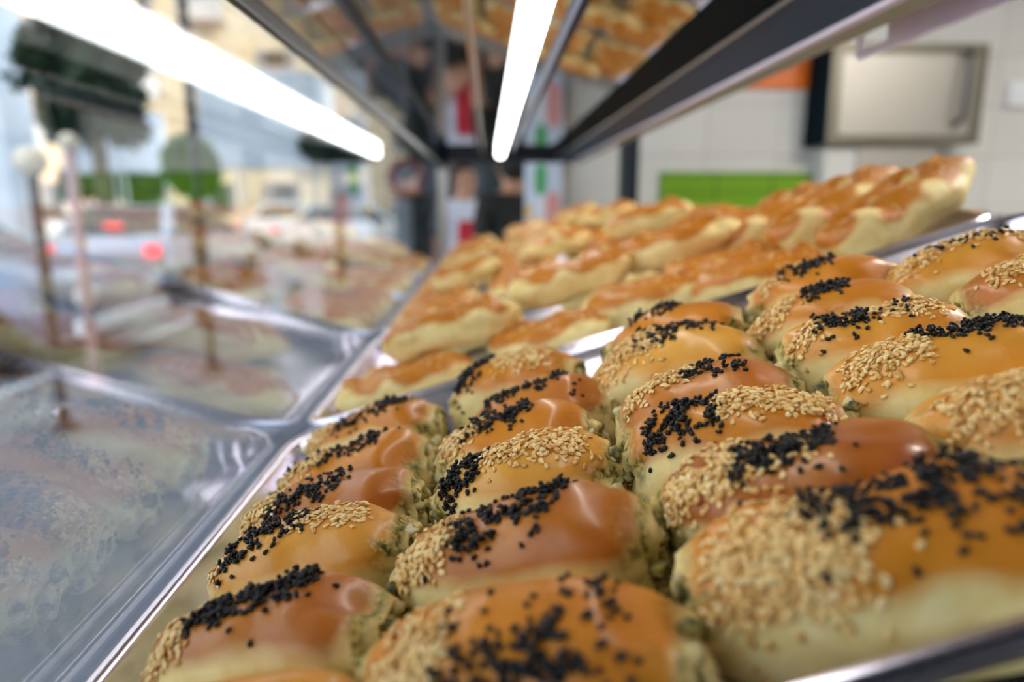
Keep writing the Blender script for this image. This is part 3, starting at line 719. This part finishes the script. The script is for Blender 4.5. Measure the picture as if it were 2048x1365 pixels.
    for sx in (-1, 1):
        mb = MB(); V, Q, T = sphere_template(16, 10, lambda x, y, z: (x*.05, y*.13, max(z, -.3)*.055)); mb.add([(v[0]+sx*.105, v[1]-.06, v[2]+.017) for v in V], [tuple(map(int, f)) for f in list(Q)+list(T)]); mb.build('shoe', M['blackcloth'], root, smooth=True).scale = (k, k, 1)
    if apron:
        n = 14; vs = []; fs = []
        for i in range(n+1):
            z = .95+.36*i/n; w = .12
            for j in range(9):
                t = -1+2*j/8; vs.append((t*w, -.135-.012*(1-t*t)+.045*t*t, z)); 
            for j in range(9):
                t = 1-2*j/8; vs.append((t*w, -.128-.012*(1-t*t)+.045*t*t, z))
        for i in range(n):
            for j in range(18): fs.append((i*18+j, i*18+(j+1) % 18, (i+1)*18+(j+1) % 18, (i+1)*18+j))
        mb = MB(); mb.add([Vector(v)*k for v in vs], fs); mb.build('waistcoat_front', M[apron], root, smooth=True)
    finish_skin(it)
    return root
person((-.17, 5.0, 0), R(40), 'person in a white shirt with a red front panel beyond the end of the case', 'whitecloth', 'blackcloth', apron='redcloth', h=1.68, arm_fwd=.25)
person((.15, 4.1, 0), R(200), 'person dressed in black, seen from behind, beside the one in white', 'blackcloth', 'blackcloth', h=1.72, arm_fwd=.05)

# ------------------------------------------------------------------ street
def building(name, loc, w, d, h, mwall, label, rows, cols, rz=0, balc=True):
    """front face looks along -y; local x runs along the front"""
    r = empty(name, loc, rz); tag(r, label, 'building')
    mb = MB(); mb.box((0, 0, 0), (w, d, h)); mb.build('facade', mwall, r)
    cw = w/cols; ch = h/rows
    for i in range(cols):
        for j in range(rows):
            x = cw*(i+.5); z = ch*(j+.25)
            mb = MB(); mb.box((x-.55, -.05, z), (x+.55, .0, z+ch*.5)); wi = mb.build('window', M['winglass'], r)
            mb = MB(); mb.box((x-.95, -.10, z), (x-.58, -.0, z+ch*.5)); mb.box((x+.58, -.10, z), (x+.95, 0, z+ch*.5)); mb.build('shutter', M['shutter'], wi)
            if balc and (i+j) % 2 == 0:
                mb = MB(); mb.box((x-1.2, -.9, z-.35), (x+1.2, 0, z-.2)); mb.box((x-1.2, -.9, z-.2), (x+1.2, -.82, z+.75)); mb.build('balcony', M['stone'], r)
    mb = MB(); mb.box((-.3, -.4, h), (w+.3, d, h+.35)); mb.build('cornice', M['stone'], r)
    return r
building('apartment_building', (-20, 39.6, 0), 39, 8, 17, M['cream'], 'long cream sunlit building closing the far end of the street', 5, 11, rz=R(0))
building('corner_building', (-17, 8, 0), 29, 8, 15, M['peach'], 'peach plastered building across the street behind the tree', 5, 9, rz=R(90))
mb = MB(); mb.box((0, 0, 0), (.9, .9, 7.5)); mb.box((-.1, -.1, 7.0), (1.0, 1.0, 7.5)); o = mb.build('street_pier', M['canvas'], loc=(-9.85, 13.8, 0)); tag(o, 'pale grey stone pier at the left edge of the street view', 'pier')

def canopy(x, y, w, z0, z1, label, slant=0.0):
    r = empty('market_canopy', (x, y, 0)); tag(r, label, 'canopy')
    mb = MB(); mb.prism([(0, z0), (w, z0), (w, z1), (w*slant, z1), (0, z1-(z1-z0)*.55*(1 if slant else 0))], 0, 2.0); mb.build('canvas', M['canvas'], r)
    mb = MB(); mb.box((-.03, -.03, z0-.10), (w+.03, 0.0, z0)); mb.build('valance', M['stone'], r)
    for a in (.05, w-.05):
        for b in (.05, 1.95):
            mb = MB(); mb.tube([(a, b, 0), (a, b, z0)], .03, 10); mb.build('leg', M['whiteplastic'], r)
    return r
canopy(-5.45, 14.0, 2.15, CZ+.76, CZ+2.45, 'large white market canopy right of the green ball tree')
canopy(-8.75, 15.2, 1.25, CZ+.72, CZ+2.05, 'smaller white canopy with a slanted top left of the ball tree', .45)

def tree(name, x, y, z0, crown, rc, label, lm, n=2600, trunk=.07):
    r = empty(name, (x, y, 0)); tag(r, label, 'tree'); rng = random.Random(int(x*10))
    mb = MB(); mb.tube([(0, 0, 0), (.02, 0, z0*.5), (0, .02, z0), (0, 0, crown)], [trunk*1.3, trunk, trunk*.9, trunk*.4], 10); mb.build('trunk', M['bark'], r, smooth=True)
    mb = MB(); s = .16*rc[0]/.8
    for _ in range(n):
        d = Vector((rng.gauss(0, 1), rng.gauss(0, 1), rng.gauss(0, 1))).normalized()*(rng.random()**.35)
        p = Vector((d.x*rc[0], d.y*rc[1], crown+d.z*rc[2])); p += Vector((noise.noise(p*1.7), noise.noise(p*1.7+Vector((9, 0, 0))), noise.noise(p*1.7+Vector((0, 9, 0)))))*.9*rc[0]*(1 if rc[0] > .7 else .2)
        a = Vector((rng.gauss(0, 1), rng.gauss(0, 1), rng.gauss(0, 1))).normalized()*s; b = a.cross(Vector((rng.gauss(0, 1), rng.gauss(0, 1), rng.gauss(0, 1)))).normalized()*s*.5
        c = a.cross(b).normalized()*s*.12
        mb.add([p-a, p+b+c, p+a, p-b+c], [(0, 1, 2, 3)])
    mb.build('foliage', lm, r)
tree('ball_tree', -3.44, 8.5, 1.5, CZ+.44, (.30, .30, .36), 'small ball-shaped green tree beside the tall dark mast', M['leaf2'], 1800, .08)
tree('leafy_tree', -6.85, 13, 2.3, CZ+2.05, (.85, .9, .95), 'tall dark leafy tree before the peach building', M['leaf'], 3200, .14)
tree('small_tree', -2.6, 12.5, 1.6, CZ+.95, (.62, .6, .32), 'dark bush-like tree behind the large white canopy', M['leaf'], 1400, .08)
tree('leafy_tree', -10.2, 20.5, 1.6, CZ+.7, (1.2, .8, .4), 'low dark round tree behind the smaller canopy', M['leaf'], 1500, .1)

def post(name, x, y, h, rad, mt, label, base=True, globe=None):
    r = empty(name, (x, y, 0)); tag(r, label, 'post')
    mb = MB(); mb.tube([(0, 0, 0), (0, 0, h)], rad, 14); mb.build('shaft', mt, r, smooth=True)
    if base: mb = MB(); mb.lathe([(rad*2.2, 0), (rad*2.2, .03), (rad*1.3, .06)], 16); mb.build('foot_plate', mt, r)
    if globe:
        mb = MB(); V, Q, T = sphere_template(16, 12, lambda x, y, z: (x*globe, y*globe, z*globe)); mb.add([(v[0], v[1], v[2]+h+globe*.8) for v in V], [tuple(map(int, f)) for f in list(Q)+list(T)]); mb.build('lamp_globe', M['lampglass'], r, smooth=True)
    return r
post('sign_mast', -2.35, 5.9, 6.5, .038, M['pole'], 'tall dark mast in front of the ball tree')
post('street_post', -2.69, 4.35, CZ+.18, .034, M['pole'], 'dark post left of the pinkish one on the pavement', globe=.09)
post('painted_post', -3.11, 5.5, CZ+.40, .042, M['pinkpole'], 'pinkish painted post beside the dark post', globe=.07)
r = empty('dark_backing_kiosk', (-1.0, 9.2, 0)); tag(r, 'dark green kiosk added as a dark backing behind the two people', 'kiosk')  # made-up kiosk, added to darken the bright view behind the people
mk = mat('dark_green_boards', (.012, .03, .028), .5)
mb = MB(); mb.box((0, 0, 0), (2.3, 1.6, 2.2)); mb.build('body', mk, r, bevel=.02)
mb = MB(); mb.box((-.15, -.2, 2.2), (2.45, 1.7, 2.32)); mb.build('roof', M['pole'], r, bevel=.01)
mb = MB(); mb.box((.2, -.03, .9), (1.0, 0, 1.9)); mb.build('window', M['winglass'], r)
mb = MB(); mb.box((1.3, -.03, .02), (2.0, 0, 1.95)); mb.build('door', M['pole'], r)
r = empty('reflection_barrier', (-2.45, 9.0, 0)); tag(r, 'made-up low white barrier on two wide legs, standing in for a reflection', 'barrier')  # made-up barrier in place of a white reflection in the glass
for x0, x1 in ((-.34, -.12), (.10, .34)):
    mb = MB(); mb.box((x0, -.04, 0), (x1, .04, .68)); mb.build('leg', M['canvas'], r, bevel=.015)
mb = MB(); mb.box((-.34, -.055, .45), (.34, -.041, .70)); mb.build('crossbar', M['canvas'], r, bevel=.006)
# round red-white sign
r = empty('round_sign', (-.66, 6.0, 0)); tag(r, 'round red and white sign on a post just left of the case corner', 'sign')
mb = MB(); mb.tube([(0, 0, 0), (0, 0, CZ+.35)], .025, 10); mb.build('pole', M['whiteplastic'], r)
for i, (ra, mt) in enumerate(((.16, 'redcloth'), (.10, 'whiteplastic'))):
    mb = MB(); n = 28; mb.prism([(ra*math.cos(2*math.pi*j/n), CZ+.22+ra*math.sin(2*math.pi*j/n)) for j in range(n)], -.045-i*.006, -.03-i*.004); mb.build(('red_disc', 'white_disc')[i], M[mt], r)
mb = MB(); mb.box((-.10, -.04, CZ-.38), (.02, -.028, CZ+.02)); mb.build('notice_plate', M['canvas'], r)

def car(loc, rz, paint, label, kind='car'):
    """front points to -y; 4.2 m long"""
    r = empty('parked_car', loc, rz); tag(r, label, 'car', None)
    st = [(-2.1, .55, .70, .25), (-2.05, .72, .80, .22), (-1.5, .86, .84, .20), (-.9, .95, .86, .20), (0, .98, .87, .20), (1.0, .98, .87, .20), (1.8, .98, .84, .22), (2.05, .90, .80, .25), (2.1, .75, .74, .30)]
    vs = []; fs = []; n = 12
    for y, zt, w, zb in st:
        ring = [(-w, zb+.12), (-w*1.0, (zb+zt)/2), (-w*.97, zt-.12), (-w*.90, zt), (-w*.4, zt+.02), (0, zt+.03), (w*.4, zt+.02), (w*.90, zt), (w*.97, zt-.12), (w, (zb+zt)/2), (w, zb+.12), (0, zb)]
        vs += [(a, y, b) for a, b in ring]
    for i in range(len(st)-1):
        for j in range(n): fs.append((i*n+j, (i+1)*n+j, (i+1)*n+(j+1) % n, i*n+(j+1) % n))
    fs += [tuple(range(n)), tuple((len(st)-1)*n+j for j in range(n))[::-1]]
    mb = MB(); mb.add(vs, fs); mb.build('body', paint, r, smooth=True)
    # cabin: pillars and roof as one paint shell, panes separate
    lo = [(-.80, -1.0, .96), (.80, -1.0, .96), (.80, 1.75, .97), (-.80, 1.75, .97)]; hi = [(-.62, -.35, 1.40), (.62, -.35, 1.40), (.62, 1.30, 1.40), (-.62, 1.30, 1.40)]
    mb = MB(); mb.add(lo+hi, [(4, 5, 6, 7), (0, 3, 2, 1), (0, 1, 5, 4), (1, 2, 6, 5), (2, 3, 7, 6), (3, 0, 4, 7)]); mb.build('cabin', paint, r, bevel=.05)
    def pane(a, b, c, d, nm):
        q = [Vector(p) for p in (a, b, c, d)]; ct = sum(q, Vector())/4; nn = (q[1]-q[0]).cross(q[3]-q[0]).normalized()
        if nn.dot(ct-Vector((0, .4, 1.1))) < 0: nn = -nn
        q = [ct+(p-ct)*.84+nn*.012 for p in q]; mb = MB(); mb.add(q+[p-nn*.02 for p in q], [(0, 1, 2, 3), (7, 6, 5, 4), (0, 4, 5, 1), (1, 5, 6, 2), (2, 6, 7, 3), (3, 7, 4, 0)]); mb.build(nm, M['winglass'], r)
    pane(lo[0], lo[1], hi[1], hi[0], 'windscreen'); pane(lo[1], lo[2], hi[2], hi[1], 'side_window'); pane(lo[2], lo[3], hi[3], hi[2], 'rear_window'); pane(lo[3], lo[0], hi[0], hi[3], 'side_window')
    for sx in (-1, 1):
        for y in (-1.35, 1.32):
            w = empty('wheel', (sx*.76, y, .31)); w.parent = r; w.rotation_euler = (0, R(90), 0)
            mb = MB(); mb.lathe([(.19, -.10), (.30, -.09), (.31, -.05), (.31, .05), (.30, .09), (.19, .10)], 28); mb.build('tyre', M['tyre'], w, smooth=True)
            mb = MB(); mb.lathe([(.03, -.102), (.19, -.095), (.19, .095), (.03, .102)], 20); mb.build('hub_cap', M['steel'], w)
        mb = MB(); mb.box((sx*.70-.10, 2.06, .72), (sx*.70+.10, 2.13, .88)); tag(mb.build('tail_light', M['redlens'], r, bevel=.02), 'glowing red tail light')
        mb = MB(); mb.box((sx*.58-.14, -2.13, .58), (sx*.58+.14, -2.06, .70)); mb.build('headlight', M['whiteplastic'], r, bevel=.02)
    mb = MB(); mb.box((-.12, 1.62, 1.10), (.12, 1.70, 1.15)); mb.build('brake_light', M['redlens'], r, bevel=.01)
    mb = MB(); mb.box((-.80, 2.08, .38), (.80, 2.17, .52)); mb.box((-.80, -2.17, .32), (.80, -2.08, .46)); mb.build('bumper', M['canvas'], r, bevel=.03)
    return r
car((-5.15, 11.6, 0), R(180), M['silver'], 'silver car with glowing red tail lights across the road')
car((-5.5, 6.6, 0), R(90), M['slate'], 'slate blue car at the left edge, nose behind the dark post')
for i, (x, y, a) in enumerate(((-13.2, 21, 85), (-6.0, 24, 85), (-3.2, 18.5, 90))):
    car((x, y, 0), R(a), M['whitecar'], ('white car far off at the left edge of the street', 'white car parked far off behind the ball tree', 'white car parked beyond the large white canopy')[i])

bpy.context.view_layer.update()
for o in bpy.data.objects:                        # sunk slightly: nothing else needed
    pass
